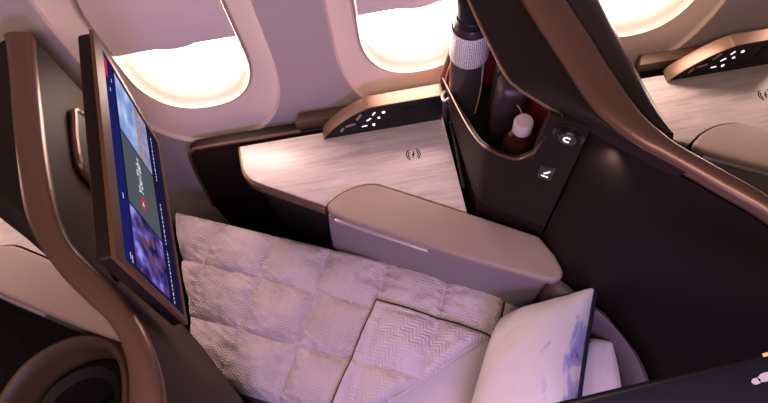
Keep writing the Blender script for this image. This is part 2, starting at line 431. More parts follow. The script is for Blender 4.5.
# ------------------------------------------------------------------ storage cabinet with an open bay
def make_cabinet():
    t = thing('storage_cabinet', 'dark brown storage cabinet, open bay holding a flask, right of the stone side table', 'cabinet', (.33, .8, 0))
    base = cr([(.247, 1.050, 0), (.252, .90, 0), (.258, .76, 0), (.262, .70, 0), (.272, .668, 0), (.292, .648, 0), (.33, .622, 0), (.38, .589, 0), (.43, .556, 0)], 6)
    rim = cr([(.236, 1.050, .870), (.240, .97, .902), (.249, .83, .955), (.256, .74, 1.00), (.2635, .700, 1.022), (.274, .672, 1.04), (.302, .643, 1.046), (.333, .623, 1.056), (.356, .608, 1.10)], 6)
    def ofs(L, d, z):          # step a base curve outwards
        out = []
        for i, p in enumerate(L):
            a = L[max(0, i-1)]; b = L[min(len(L)-1, i+1)]; n = (b-a).normalized(); n = V(n.y, -n.x, 0)
            out.append(V(p.x+n.x*d, p.y+n.y*d, z))
        return out
    bm = bmesh.new()
    lo = ofs(base, -.010, 0); g0 = ofs(base, -.010, .752); g1 = ofs(base, -.016, .757); g2 = ofs(base, -.016, .764); g3 = ofs(base, 0, .768)
    # stop the rim loft where the right jamb starts
    rr = []
    n = len(base)
    for i in range(n):
        f = i/(n-1); k = f*(len(rim)-1)
        i0 = min(int(k), len(rim)-2); rr.append(rim[i0].lerp(rim[i0+1], k-i0))
    low = [lo, g0, g1, g2, g3]
    grid(bm, low)
    # front wall from groove to rim, then the solid jamb beside the bay
    nb = n*7//10
    b2 = base[:]
    wall = []
    for i in range(n):
        p = V(b2[i].x, b2[i].y, .768)
        f = i/(n-1)
        wall.append(p)
    wx = wall
    up = []
    RX = [p for p in cr([tuple(p) for p in rim], 1)]
    def rim_at(p):             # nearest rim point along the wall direction
        best = min(range(len(rim)), key=lambda k: (rim[k].x-p.x)**2+(rim[k].y-p.y)**2); return rim[best]
    jx = .356
    rows0, rows1, rows2 = [], [], []
    for p in wx:
        if p.x > jx and p.y < .62: q = V(p.x, p.y, 1.262)
        else:
            q = rim_at(p)
        rows0.append(p); rows1.append(p.lerp(q, .5)); rows2.append(q)
    grid(bm, [rows0, rows1, rows2])
    # inner skin of the bay wall, jamb return
    inner = [];
    for p, q in zip(rows0, rows2):
        c = V(.36, .82, 0); d = (c-V(q.x, q.y, 0)).normalized()
        inner.append(q+d*.012)
    inner2 = [V(p.x, p.y, .80) for p in inner]
    grid(bm, [rows2, inner, inner2])
    # right side and back
    box(bm, (.325, .855, .38), (.11, .37, .74))
    obj('body', bm, M['dark'], t, sharp=40)
    bm = bmesh.new(); prism(bm, [(.425, .568), (.4315, .556), (.47, .62), (.47, 1.05), (.457, 1.05), (.457, .63)], .72, 1.262, .002); obj('side_wall', bm, M['dark'], t)
    bm = bmesh.new(); prism(bm, [(.448, .64), (.456, .64), (.456, 1.045), (.448, 1.045)], .80, 1.26)
    prism(bm, [(.25, .80), (.456, .80), (.456, 1.26), (.338, 1.26), (.306, 1.168), (.270, .99), (.250, .87)], 1.046, 1.052, axis='y')
    obj('lining', bm, M['red'], t, label='red bay lining')
    bm = bmesh.new(); prism(bm, [(.262, .69), (.30, .66), (.38, .61), (.45, .63), (.456, 1.045), (.25, 1.045)], .79, .803); obj('bay_floor', bm, M['darker'], t)
    bm = bmesh.new(); tube(bm, [p+V(0, 0, .002) for p in rim]+[V(.364, .603, 1.16), V(.376, .596, 1.235), V(.384, .594, 1.262)], .0032); obj('bay_trim', bm, M['bronze'], t)
    bm = bmesh.new(); tube(bm, [V(.234, 1.052, .80), V(.236, 1.05, .87), V(.27, 1.045, 1.03), (.30, 1.04, 1.168), (.328, 1.035, 1.30)], .008); obj('corner_post', bm, M['bronze2'], t)
    bm = bmesh.new(); tube(bm, [V(.252, 1.05, .70), V(.254, .93, .70)] , .002); 
    # dark recessed grip on the left face
    bm.clear(); box(bm, (.2485, .86, .725), (.008, .24, .016), R(-2), .003); obj('grip_slot', bm, M['black'], t)
    bm = bmesh.new(); tube(bm, cr([(.232, .985, .885), (.222, .975, .875), (.222, .95, .885), (.236, .945, .90)], 5), .004); obj('hook', bm, M['silver'], t, label='small metal coat hook')
    # headset jack dial on the front face, close to the divider
    d = V(.554, -.833, 0).normalized(); fn = V(-.5498, -.8353, 0).normalized(); fx = V(.8353, -.5498, 0)
    def frame(c): return Matrix(((fx.x, 0, fn.x, c.x), (fx.y, 0, fn.y, c.y), (0, 1, 0, c.z), (0, 0, 0, 1)))
    c = V(.402, .574, 1.215)
    bm = bmesh.new(); lathe(bm, [(.0, -.004), (.034, -.004), (.034, .002), (.030, .0035), (.026, .002), (.024, .0)], mx=frame(c)); lathe(bm, [(.022, -.002), (.022, .010), (.019, .013), (.0, .013)], mx=frame(c))
    k = obj('dial', bm, M['gloss'], t, label='round black control dial')
    bm = bmesh.new()
    tube(bm, [frame(c) @ V(.0075*math.cos(a), .0075*math.sin(a), .0135) for a in [R(50+q*26) for q in range(11)]], .0017)
    obj('dial_mark', bm, M['icon'], k, label='glowing C-shaped mark')
    c = V(.389, .5825, 1.045)
    bm = bmesh.new(); box(bm, (0, 0, 0), (.036, .060, .006), 0, .003, 2, mx=frame(c)); k = obj('recline_button', bm, M['gloss'], t)
    bm = bmesh.new()
    tube(bm, [frame(c) @ V(-.004, -.001, .0035), frame(c) @ V(.001, .004, .0035), frame(c) @ V(.007, .013, .0035)], .0020)
    tube(bm, [frame(c) @ V(-.009, -.013, .0035), frame(c) @ V(.008, -.013, .0035)], .0014)
    obj('button_mark', bm, M['icon'], k)
    return t
cabinet = make_cabinet()

# ------------------------------------------------------------------ suite dividers (sweeping shells)
def shell(name, label, loc, inner, outer, h, outer_bottom, hood=None, inner_bottom=None, group=None):
    t = thing(name, label, 'divider', loc, group)
    I = cr([(x, y, h) for x, y in inner], 8); O = cr([(x, y, h) for x, y in outer], 8)
    bm = bmesh.new(); rows = []
    for a, b in zip(I, O):
        m = (a+b)/2
        d = (b-a).normalized()
        rows.append([a+V(0, 0, -.030)+d*.006, a+V(0, 0, -.010), a+d*.004+V(0, 0, -.001), a.lerp(b, .25)+V(0, 0, .004), m+V(0, 0, .006), a.lerp(b, .75)+V(0, 0, .004), b-d*.005+V(0, 0, .001), b+V(0, 0, -.006), b+V(0, 0, -.024)-d*.003])
    vs = grid(bm, rows); bm.faces.new(vs[0]); bm.faces.new(vs[-1]); obj('top_rim', bm, M['bronze'], t, sharp=60, label='sweeping bronze top rim')
    return t, I, O

# right divider: behind the cabinet and round the head of the bed
ri = [(.365, .985), (.375, .880), (.406, .715), (.430, .594), (.456, .536), (.489, .484), (.522, .447), (.590, .368), (.646, .302), (.675, .24), (.685, .16), (.688, .0), (.688, -.25)]
ro = [(.455, .985), (.467, .858), (.484, .745), (.495, .659), (.517, .550), (.537, .503), (.560, .465), (.618, .397), (.668, .335), (.71, .25), (.742, .155), (.750, .0), (.750, -.25)]
rt, RI, RO = shell('suite_divider', 'dark brown curved divider with bronze rim, right of the bed and cabinet', (.6, .4, 0), ri, ro, 1.30, None, group='suite dividers')
bm = bmesh.new()
bot = cr([(.437, .552), (.466, .438), (.512, .382), (.546, .345), (.573, .302), (.606, .222), (.618, .160), (.618, .10), (.616, 0.), (.616, -.25)], 8)
top = [p for p in RI if p.y < .60]
def resample(L, n):
    d = [0]
    for a, b in zip(L, L[1:]): d.append(d[-1]+(b-a).length)
    out = []; j = 0
    for k in range(n):
        s = d[-1]*k/(n-1)
        while j < len(d)-2 and d[j+1] < s: j += 1
        f = (s-d[j])/max(1e-9, d[j+1]-d[j]); out.append(L[j].lerp(L[j+1], min(1, f)))
    return out
NS = 64
T = resample([V(p.x, p.y, 1.272) for p in top], NS); B = resample([V(p.x, p.y, .64) for p in bot], NS)
T[0] = V(.432, .556, 1.262)
rows = [[V(p.x, p.y, 0) for p in B], B]
for k in (.12, .25, .4, .55, .7, .85, 1.): rows.append([b.lerp(q, k**1.25) if 0 else V(*(b.lerp(q, k))) for b, q in zip(B, T)])
grid(bm, rows); obj('inner_panel', bm, M['shell'], rt, sharp=50)
# overhang that reaches from the rim over the cabinet bay
hood_edge = cr([(.268, 1.03, 1.252), (.272, .957, 1.252), (.282, .861, 1.252), (.301, .726, 1.252), (.318, .686, 1.252), (.337, .660, 1.252), (.384, .604, 1.252), (.445, .537, 1.252), (.500, .468, 1.26), (.545, .415, 1.27)], 6)
def hood_mesh(E, ribbon):
    n = 60
    e = resample(E, n); r = resample(ribbon, n)
    bm = bmesh.new()
    rows = [[p+V(.004, .004, -.012) for p in e], e]
    for k in (.08, .2, .4, .6, .8, 1.):
        rows.append([a.lerp(b, k)+V(0, 0, .010*math.sin(math.pi*k)) for a, b in zip(e, r)])
    grid(bm, rows); return bm
rb = [V(p.x+.004, p.y, 1.285) for p in RI if p.y > .40]
bm = hood_mesh(hood_edge, rb); obj('hood', bm, M['hood'], rt, sharp=50)
bm = bmesh.new(); tube(bm, [p for p in hood_edge if p.y > .56], .0035); obj('hood_trim', bm, M['bronze2'], rt)
bm = bmesh.new()
ro_s = resample(RO, 60)
grid(bm, [[p+V(-.006, -.002, -.024) for p in ro_s], [V(p.x-.004, p.y, .70) for p in ro_s], [V(p.x-.004, p.y, 0) for p in ro_s]])
obj('outer_panel', bm, M['panelbrown'], rt)

# folded-away screen housing of the next suite, on the far face of the right divider
hi_ = cr([(.464, .90), (.484, .76), (.500, .645), (.522, .562), (.550, .502)], 6)
ho_ = cr([(.556, .90), (.563, .76), (.568, .645), (.571, .562), (.574, .500)], 6)
bm = bmesh.new(); rows = []
for a, b in zip(hi_, ho_):
    sec = []
    for k in range(11):
        f = k/10; sec.append(V(a.x+(b.x-a.x)*f, a.y+(b.y-a.y)*f, 1.268+.024*math.sin(math.pi*f)**.7-.012*f))
    sec.append(V(b.x, b.y, .86)); sec.insert(0, V(a.x, a.y, .86))
    rows.append(sec)
vs = grid(bm, rows, closed_u=True); bm.faces.new(vs[0]); bm.faces.new(vs[-1])
solo('monitor_housing', bm, M['olive'], 'dark glossy folded screen housing on the far side of the right divider rim', 'screen', (.51, .7, .86), sharp=50)

# left divider (its far face carries our screen)
li = [(-.812, 1.045), (-.796, .999), (-.750, .790), (-.721, .671), (-.692, .567), (-.660, .498), (-.610, .425), (-.552, .360), (-.503, .307), (-.473, .246), (-.462, .172), (-.460, .0), (-.460, -.25)]
lo_ = [(-.742, 1.035), (-.731, .973), (-.697, .819), (-.662, .671), (-.625, .548), (-.592, .480), (-.551, .430), (-.498, .373), (-.454, .309), (-.424, .246), (-.404, .163), (-.398, .0), (-.398, -.25)]
lt, LI, LO = shell('suite_divider', 'dark brown curved divider with bronze rim, left of the screen', (-.6, .4, 0), li, lo_, 1.30, None, group='suite dividers')
bm = bmesh.new()
ob = cr([(-.745, 1.03), (-.742, .98), (-.738, .85), (-.732, .70), (-.712, .60), (-.690, .545), (-.600, .427), (-.545, .345), (-.478, .245), (-.440, .15), (-.42, 0.), (-.42, -.25)], 8)
Tt = resample([p+V(-.004, 0, -.022) for p in LO], 70); Bb = resample([V(p.x, p.y, .61) for p in ob], 70)
rows = []
for k in (0, .2, .4, .6, .8, 1.): rows.append([a.lerp(b, k) for a, b in zip(Tt, Bb)])
rows.append([p+V(-.03, -.012, -.006) for p in Bb])
grid(bm, rows); obj('outer_panel', bm, M['panelbrown'], lt, sharp=50)
bm = bmesh.new()
It = resample([p+V(.006, 0, -.028) for p in LI if p.y < .56], 50)
grid(bm, [It, [V(p.x-.045, p.y, .60) for p in It], [V(p.x-.05, p.y, 0) for p in It]]); obj('inner_panel', bm, M['shell'], lt)
E2 = cr([(-.935, .98, 1.252), (-.905, .86, 1.252), (-.87, .74, 1.252), (-.825, .645, 1.252), (-.772, .585, 1.252), (-.710, .527, 1.252), (-.660, .478, 1.256), (-.632, .450, 1.264)], 6)
bm = hood_mesh(E2, [V(p.x+.004, p.y, 1.285) for p in LI if p.y > .465]); obj('hood', bm, M['hood'], lt, sharp=50)
# screen dock recess on the far face
bm = bmesh.new()
def dock(y, z, dx=0.): 
    best = min(range(len(Tt)), key=lambda k: abs(Tt[k].y-y)); a, b = Tt[best], Bb[best]; f = (1.278-z)/(1.278-.61)
    p = a.lerp(b, f); return V(p.x+.014+dx, y, z)
ring = []
for k in range(32):
    a = 2*math.pi*k/32; c, s = math.cos(a), math.sin(a)
    ring.append((.835+.095*math.copysign(abs(c)**.35, c), 1.04+.115*math.copysign(abs(s)**.35, s)))
bm.faces.new([bm.verts.new(dock(y, z)) for y, z in ring]); obj('dock_recess', bm, M['black'], lt, flat=True)
bm = bmesh.new(); tube(bm, [dock(y, z, -.004) for y, z in ring], .009, closed=True); obj('dock_trim', bm, M['bronze'], lt)

# ------------------------------------------------------------------ screen
A = V(-.412, .355, 1.457); N_ = V(.981, .156, -.111).normalized(); D1 = V(-.156, .988, .012).normalized(); D2 = N_.cross(D1)*-1
D2 = D1.cross(N_); 
if D2.z > 0: D2 = -D2
SW, SH = .480, .3845
def sp(p, q, d=0.): return A+D1*(p*SW)+D2*(q*SH)+N_*d
t = thing('seat_monitor', 'slim bronze-framed seat monitor showing a menu with a video tile, left of the bed', 'screen', sp(.5, .5, -.02))
def slab(p0, p1, q0, q1, d0, d1, bev=0.):
    b = bmesh.new(); w_, h_ = (p1-p0)*SW, (q1-q0)*SH
    mx = Matrix(((D1.x, -D2.x, N_.x, 0), (D1.y, -D2.y, N_.y, 0), (D1.z, -D2.z, N_.z, 0), (0, 0, 0, 1)))
    c = sp((p0+p1)/2, (q0+q1)/2, (d0+d1)/2); mx.translation = c
    box(b, None, (w_, h_, d1-d0), 0, bev, 3, mx=mx); return b
obj('housing', slab(0.005, .995, .01, .99, -.030, -.004, .006), M['dark'], t)
# frame: ring of four bars
bm = bmesh.new()
def quadring(o, i, d0, d1):
    def c4(p0, p1, q0, q1, d): return [sp(p0, q0, d), sp(p1, q0, d), sp(p1, q1, d), sp(p0, q1, d)]
    return [c4(*o, d0), c4(*o, d1), c4(*i, d1), c4(*i, d1-.0025)]
grid(bm, quadring((0, 1, 0, 1), (.028, .972, .105, .945), -.006, .001), closed_u=True); obj('bezel', bm, M['bezel'], t, sharp=20)
def ui(name, p0, p1, q0, q1, m, lay=1, label=None, par=None):
    b = bmesh.new(); uvl = b.loops.layers.uv.new('UVMap')
    d = -.0015+.0002*lay
    f = b.faces.new([b.verts.new(sp(p, q, d)) for p, q in ((p0, q1), (p1, q1), (p1, q0), (p0, q0))])
    for l, uvc in zip(f.loops, ((0, 0), (1, 0), (1, 1), (0, 1))): l[uvl].uv = uvc
    return obj(name, b, m, par or screen, label=label, flat=True, recalc=False)
b = bmesh.new(); b.faces.new([b.verts.new(sp(p, q, -.0015)) for p, q in ((.026, .947), (.974, .947), (.974, .103), (.026, .103))])
screen = obj('screen', b, M['scr_bg'], t, flat=True, recalc=False, label='glowing display')
ui('sidebar', .03, .97, .107, .235, M['scr_side'])
ui('photo_tile', .05, .315, .26, .73, M['scr_people'], label='tile with a blue and violet picture of people')
ui('video_tile', .325, .655, .26, .73, M['scr_grey'], label='grey tile with a video logo')
ui('sky_tile', .665, .96, .26, .53, M['scr_sky'])
ui('city_tile', .665, .96, .53, .60, M['scr_city'])
ui('water_tile', .665, .96, .60, .73, M['scr_water'])
ui('banner_mark', .86, .955, .112, .16, M['scr_red'], 2)
for p0, p1, q in [(.06, .085, .19), (.05, .08, .21), (.30, .325, .18), (.80, .82, .17), (.865, .885, .2)]: ui('sidebar_mark', p0, p1, q, q+.008, M['scr_white'], 2)
for c0, c1 in ((.05, .30), (.33, .55), (.67, .93)):
    p = c0
    while p < c1:
        w_ = random.uniform(.008, .022); ui('caption_mark', p, min(p+w_, c1), .80, .812, M['scr_white'], 2); p += w_+.007
# violet figures in the people tile, red play badge and logo word
b = bmesh.new()
for p, q, r in ((.20, .42, .030), (.245, .55, .026), (.15, .50, .028)):
    b.faces.new([b.verts.new(sp(p+r*1.0*math.cos(2*math.pi*k/14), q+r*1.3*math.sin(2*math.pi*k/14), -.0009)) for k in range(13, -1, -1)])
obj('picture_faces', b, screen_mat('screen_skin', (.16, .06, .07), .9), screen, flat=True, recalc=False)
b = bmesh.new()
pts = []
for k in range(24):
    a = -2*math.pi*k/24; c, s = math.cos(a), math.sin(a)
    pts.append(sp(.40+.032*math.copysign(abs(c)**.6, c), .475+.030*math.copysign(abs(s)**.6, s), -.0009))
b.faces.new([b.verts.new(p) for p in reversed(pts)]); lg = obj('play_badge', b, M['scr_red'], screen, flat=True, recalc=False)
b = bmesh.new(); b.faces.new([b.verts.new(sp(p, q, -.0006)) for p, q in ((.390, .490), (.412, .475), (.390, .460))]); obj('play_arrow', b, M['scr_white'], lg, flat=True, recalc=False)
def text_mesh(s, size):
    c = bpy.data.curves.new('lettering', 'FONT'); c.body = s; c.size = size; c.align_x = 'LEFT'; c.align_y = 'CENTER'; c.extrude = 0; c.offset = .0011
    o = bpy.data.objects.new('lettering', c); COL.objects.link(o)
    dg = bpy.context.evaluated_depsgraph_get(); me = bpy.data.meshes.new_from_object(o.evaluated_get(dg))
    bpy.data.objects.remove(o); return me
me = text_mesh('YouTube', .036); b = bmesh.new(); b.from_mesh(me)
xs = [v.co.x for v in b.verts]; wt = max(xs)-min(xs)
for v in b.verts:
    x, y = v.co.x*(.185*SW/wt), v.co.y; v.co = A+D1*(.445*SW+x)+D2*(.475*SH-y)+N_*-.0009
obj('logo_word', b, M['scr_white'], screen, flat=True, recalc=False)
b = bmesh.new(); tube(b, [sp(.25, .62, -.028), sp(.22, .66, -.06), sp(.20, .66, -.095)], .018, 12); obj('arm', b, M['black'], t)

# ------------------------------------------------------------------ things kept in the cabinet bay
def at(o, dz=0): return Matrix.Translation((o[0], o[1], o[2]))
c = (.292, .978, .803)
t = thing('thermos_flask', 'tall dark flask with black cap and sparkling silver sleeve in the cabinet bay', 'flask', c)
bm = bmesh.new(); lathe(bm, [(.0, 0), (.046, 0), (.050, .004), (.050, .33), (.044, .352), (.038, .362)], c); obj('body', bm, M['thermos'], t)
bm = bmesh.new(); uvl = bm.loops.layers.uv.new('UVMap')
nn, zz = 48, [.232, .239, .325, .335, .340]; rr = [.051, .0528, .0528, .052, .050]
rows = [[V(c[0]+r*math.cos(2*math.pi*k/nn), c[1]+r*math.sin(2*math.pi*k/nn), c[2]+z) for k in range(nn)] for z, r in zip(zz, rr)]
vs = grid(bm, rows, closed_u=True)
for f in bm.faces:
    us = []
    for l in f.loops:
        a = math.atan2(l.vert.co.y-c[1], l.vert.co.x-c[0])/(2*math.pi); us.append(a)
    for l, a in zip(f.loops, us):
        if max(us)-min(us) > .5 and a < 0: a += 1
        l[uvl].uv = (a*60, (l.vert.co.z-c[2])/.0055)
obj('sleeve', bm, M['glow'], t, label='sparkling studded sleeve')
bm = bmesh.new(); lathe(bm, [(.035, .345), (.041, .35), (.041, .376), (.038, .380), (.0395, .386), (.0395, .430), (.036, .438), (.0, .440)], c); obj('cap', bm, M['black'], t)
bm = bmesh.new(); tube(bm, cr([(c[0]+.030, c[1]-.041, c[2]+.23), (c[0]+.032, c[1]-.0395, c[2]+.12), (c[0]+.022, c[1]-.046, c[2]+.02)], 6), .0022); obj('strap', bm, M['cord'], t)

c = (.345, .705, .803+.10)
bz = .803
c = (.362, .705, bz)
t = thing('drink_bottle', 'small amber bottle with pale pink cap at the front of the cabinet bay', 'bottle', c)
bm = bmesh.new(); lathe(bm, [(.0, 0), (.036, 0), (.040, .004), (.040, .175), (.038, .20), (.031, .225), (.022, .24), (.0185, .248), (.0185, .262)], c); obj('body', bm, M['amber'], t)
bm = bmesh.new(); 
prof = [(.0205, .250), (.0235, .251), (.0235, .283), (.021, .288), (.0, .2885)]; lathe(bm, prof, c, 40); obj('cap', bm, M['cap'], t, label='pale pink screw cap')

c = (.385, .86, bz)
t = thing('travel_case', 'dark leather case leaning upright between the flask and the amber bottle', 'case', c)
mx = Matrix.Translation((.375, .865, bz+.155)) @ Matrix.Rotation(R(-10), 4, 'Z') @ Matrix.Rotation(R(8), 4, 'X')
bm = bmesh.new(); box(bm, None, (.075, .13, .29), 0, .022, 4, mx=mx); obj('body', bm, M['pouch'], t)
bm = bmesh.new(); box(bm, None, (.078, .004, .28), 0, .001, 1, mx=mx); obj('zip', bm, M['black'], t)
bm = bmesh.new(); tube(bm, cr([(.372, .79, bz+.24), (.385, .765, bz+.22), (.392, .77, bz+.16), (.384, .775, bz+.10)], 6), .0016); obj('pull_cord', bm, M['cord'], t)

# ------------------------------------------------------------------ bed
foot_a, foot_b = V(-.745, .965, 0), V(-.665, .385, 0)
bm = bmesh.new()
mp = [(-.72, .925), (.39, .435), (.455, .345), (.515, .29), (.545, .22), (.545, .10), (.53, -.12), (.05, -.12), (-.40, .19), (-.60, .335)]
prism(bm, mp, .33, .455, .03, 4)
bd = thing('lie_flat_bed', 'dark lie-flat bed under the quilt, between the left divider and the armrest', 'bed', (0, .4, 0))
obj('mattress', bm, M['mattress'], bd)
bm = bmesh.new(); prism(bm, [(.04, .415), (.30, .455), (.39, .428), (.452, .34), (.51, .285), (.54, .22), (.54, .10), (.525, -.115), (.05, -.115), (-.25, .10), (-.16, .34)], .4555, .464, .004, 3)
solo('bed_sheet', bm, M['sheet'], 'smooth white bed sheet showing between the quilt and the pillow', 'sheet', (.2, .2, .456))
bm = bmesh.new(); prism(bm, [(-.70, .90), (.38, .42), (.50, .27), (.50, -.10), (.06, -.10), (-.42, .19), (-.58, .345)], 0., .33, .01); obj('base', bm, M['darker'], bd)

S0, CS, T0, CT = .165, .205, .155, .178
def puff(s, t):
    a = abs(math.sin(math.pi*(s-S0)/CS)); b = abs(math.sin(math.pi*(t-T0)/CT))
    return (a**.6)*(b**.6)
def nz(s, t, f, o=0.): return noise.noise(V(s*f, t*f, o))
TM = .512
def qh(s, t):
    da = CS/math.pi*math.asin(min(1, abs(math.sin(math.pi*(s-S0)/CS)))); db = CT/math.pi*math.asin(min(1, abs(math.sin(math.pi*(t-T0)/CT))))
    dm = min(da, db)
    h = .472+.025*puff(s, t)-.009*math.exp(-dm/.007)
    pk = math.exp(-dm/.035)
    h += .0075*pk*(nz(s*1.0, t*.25, 46, 2.) if db < da else nz(s*.25, t*1.0, 46, 6.))
    h += .006*nz(s, t, 5)+.004*nz(s*1.0, t*1.6, 16, 3.)+.0018*nz(s, t, 42, 7.)
    # creases running off the seams
    h += .009*(1-puff(s, t))*nz(s*.7+t, t*2.2-s, 30, 1.7)+.0035*nz(s, t, 26, 9.)
    h = max(h, .466)
    e = min(max(0, t+.006), max(0, TM+.004-t), max(0, 1.176-s))
    r = .022
    if e < r: h -= (h-.458)*(1-math.sqrt(max(0, 1-(1-e/r)**2)))
    return h
bm = bmesh.new(); uvl = bm.loops.layers.uv.new('UVMap')
ns, nt_ = 400, 170
rows = []
for j in range(nt_+1):
    t_ = -.006+(TM+.010)*j/nt_
    rows.append([bed(-.16+1.336*i/ns, t_+.004*nz(-.16+1.336*i/ns, 0, 9)*(1 if j == 0 else 0), qh(-.16+1.336*i/ns, t_)) for i in range(ns+1)])
grid(bm, rows)
def st(p): d = V(p.x, p.y, 0)-BO; return d.dot(BU), d.dot(BV)
# cut away the turned-back corner and the foot end
cd = V(-.26, .27, 0).normalized(); 
crease0 = bed(1.155, .160, 0); crease1 = bed(.815, .507, 0); cdir = (crease1-crease0).normalized(); cn = V(-cdir.y, cdir.x, 0)
if (bed(1.17, .5, 0)-crease0).dot(cn) < 0: cn = -cn
bmesh.ops.bisect_plane(bm, geom=bm.verts[:]+bm.edges[:]+bm.faces[:], plane_co=crease0, plane_no=cn, clear_outer=True)
fd = (foot_b-foot_a).normalized(); fn_ = V(-fd.y, fd.x, 0)
if fn_.x > 0: fn_ = -fn_
bmesh.ops.bisect_plane(bm, geom=bm.verts[:]+bm.edges[:]+bm.faces[:], plane_co=foot_a, plane_no=fn_, clear_outer=True)
for f in bm.faces:
    for l in f.loops: l[uvl].uv = st(l.vert.co)
q = thing('quilt', 'pale mauve quilted blanket with chevron weave, one corner folded back on the bed', 'quilt', (-.2, .55, .455))
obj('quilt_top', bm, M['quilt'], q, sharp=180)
# folded-back corner, lying over the quilt
bm = bmesh.new(); uvl = bm.loops.layers.uv.new('UVMap')
apex = (.782, .136); farp = (1.158, .158); c0 = (1.165, .166); c1 = (.815, .515); nearp = (.738, .515)
n1, n2 = 84, 84
fl = []
for j in range(n2+1):
    b_ = j/n2; row = []
    for i in range(n1+1):
        a_ = i/n1
        # a: along the free long edge from apex to crease ; b: towards the near side
        s_ = (apex[0]*(1-a_)+farp[0]*a_)*(1-b_)+(nearp[0]*(1-a_)+c1[0]*a_)*b_
        t_ = (apex[1]*(1-a_)+farp[1]*a_)*(1-b_)+(nearp[1]*(1-a_)+c1[1]*a_)*b_
        p = bed(s_, t_, 0); dist = max(0, -(p-crease0).dot(cn))
        sr, tr = 1.314-t_, 1.314-s_
        z = qh(min(s_, 1.13), min(t_, .48))*.6+.4*.482+.020+.020*puff(sr, tr)+.005*nz(s_, t_, 11, 5.)+.003*nz(s_, t_, 30, 8.)
        rr_ = .035
        if dist < rr_: z -= (z-.470)*(1-math.sqrt(max(0, 1-(1-dist/rr_)**2)))
        ee = min(a_*.36, b_*.34)
        if ee < .012: z -= .007*(1-math.sqrt(max(0, 1-(1-ee/.012)**2)))
        row.append(V(p.x, p.y, z))
    fl.append(row)
grid(bm, fl)
skirt = [fl[j][0] for j in range(n2, -1, -1)]+fl[0][1:]
grid(bm, [skirt, [p+V(0, 0, -.026) for p in skirt]])
for f in bm.faces:
    for l in f.loops:
        s_, t_ = st(l.vert.co); l[uvl].uv = (s_*.8+t_*.6, t_*.8-s_*.6)
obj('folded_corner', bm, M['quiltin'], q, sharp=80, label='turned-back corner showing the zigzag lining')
bm = bmesh.new(); tube(bm, [p+V(0, 0, -.012)+(-BV*.002) for p in skirt[::2]], .0058, 6)
hd = [bed(1.176-.0005, .002+.155*k/16, .462+.008*math.sin(k*.9)**2) for k in range(17)]
tube(bm, hd, .005, 6); obj('piping', bm, M['piping'], q)

# pillows: inflated, pinched corners
def pillow(name, label, c00, c10, c01, c11, bulge, low, mtop, mback, loc, pinch=.06, rnd=0., ex=.42):
    t = thing(name, label, 'pillow', loc, 'bed pillows')
    P00, P10, P01, P11 = map(Vector, (c00, c10, c01, c11))
    nrm = (P10-P00).cross(P01-P00).normalized()
    if nrm.z < 0: nrm = -nrm
    n = 44
    def surf(sign, hgt):
        bm = bmesh.new(); uvl = bm.loops.layers.uv.new('UVMap'); rows = []; uvs = {}
        for j in range(n+1):
            row = []
            for i in range(n+1):
                a = -1+2*i/n; b = -1+2*j/n
                a = math.sin(a*math.pi/2); b = math.sin(b*math.pi/2)
                aa = a*(1-pinch*(1-b*b)*abs(a)**2); bb = b*(1-pinch*(1-a*a)*abs(b)**2)
                k_ = 1-rnd*(a*a*b*b)
                if a < 0 and b < 0: k_ -= .09*(a*a*b*b)
                aa *= k_; bb *= k_
                u, v = (aa+1)/2, (bb+1)/2
                p = (P00*(1-u)+P10*u)*(1-v)+(P01*(1-u)+P11*u)*v
                h = hgt*(max(0, 1-a*a)*max(0, 1-b*b))**ex
                wr = .006*nz(u*2, v*2, 2.2, 4.)*min(1, h/.02)+.0025*nz(u*3+v, v*3, 6, 2.)*min(1, h/.02)
                row.append(p+nrm*sign*(h+wr))
            rows.append(row)
        vs = grid(bm, rows)
        for j in range(n+1):
            for i in range(n+1): uvs[vs[j][i]] = (i/n, j/n)
        for f in bm.faces:
            for l in f.loops: l[uvl].uv = uvs[l.vert]
        return bm
    if mback is M['navyprint']:
        e = []
        for j in range(25):
            b = math.sin((-1+2*j/24)*math.pi/2); aa = 1-pinch*(1-b*b); bb = b
            u, v = (aa+1)/2, (bb+1)/2
            e.append((P00*(1-u)+P10*u)*(1-v)+(P01*(1-u)+P11*u)*v)
        bm = bmesh.new(); tube(bm, e, .008); obj('border', bm, mback, t, label='dark navy border')
    obj('pillow_front', surf(1, bulge), mtop, t, sharp=180)
    obj('pillow_back', surf(-1, low), mback, t, sharp=180, label='dark navy printed back' if mback is M['navyprint'] else None)
    return t
pillow('pillow', 'plump white pillow with a blue watercolour print, leaning at the head of the bed',
       (.295, .392, .545), (.536, .380, .700), (.045, -.06, .545), (.325, -.085, .695), .105, .045, M['pillow'], M['navyprint'], (.3, .15, .47), ex=.36)
pillow('pillow', 'white pillow mostly hidden behind the printed one, against the seat shell',
       (.470, .300, .50), (.572, .262, .625), (.33, -.06, .50), (.515, -.06, .620), .045, .025, M['sheet'], M['sheet'], (.46, .1, .47), rnd=.14)

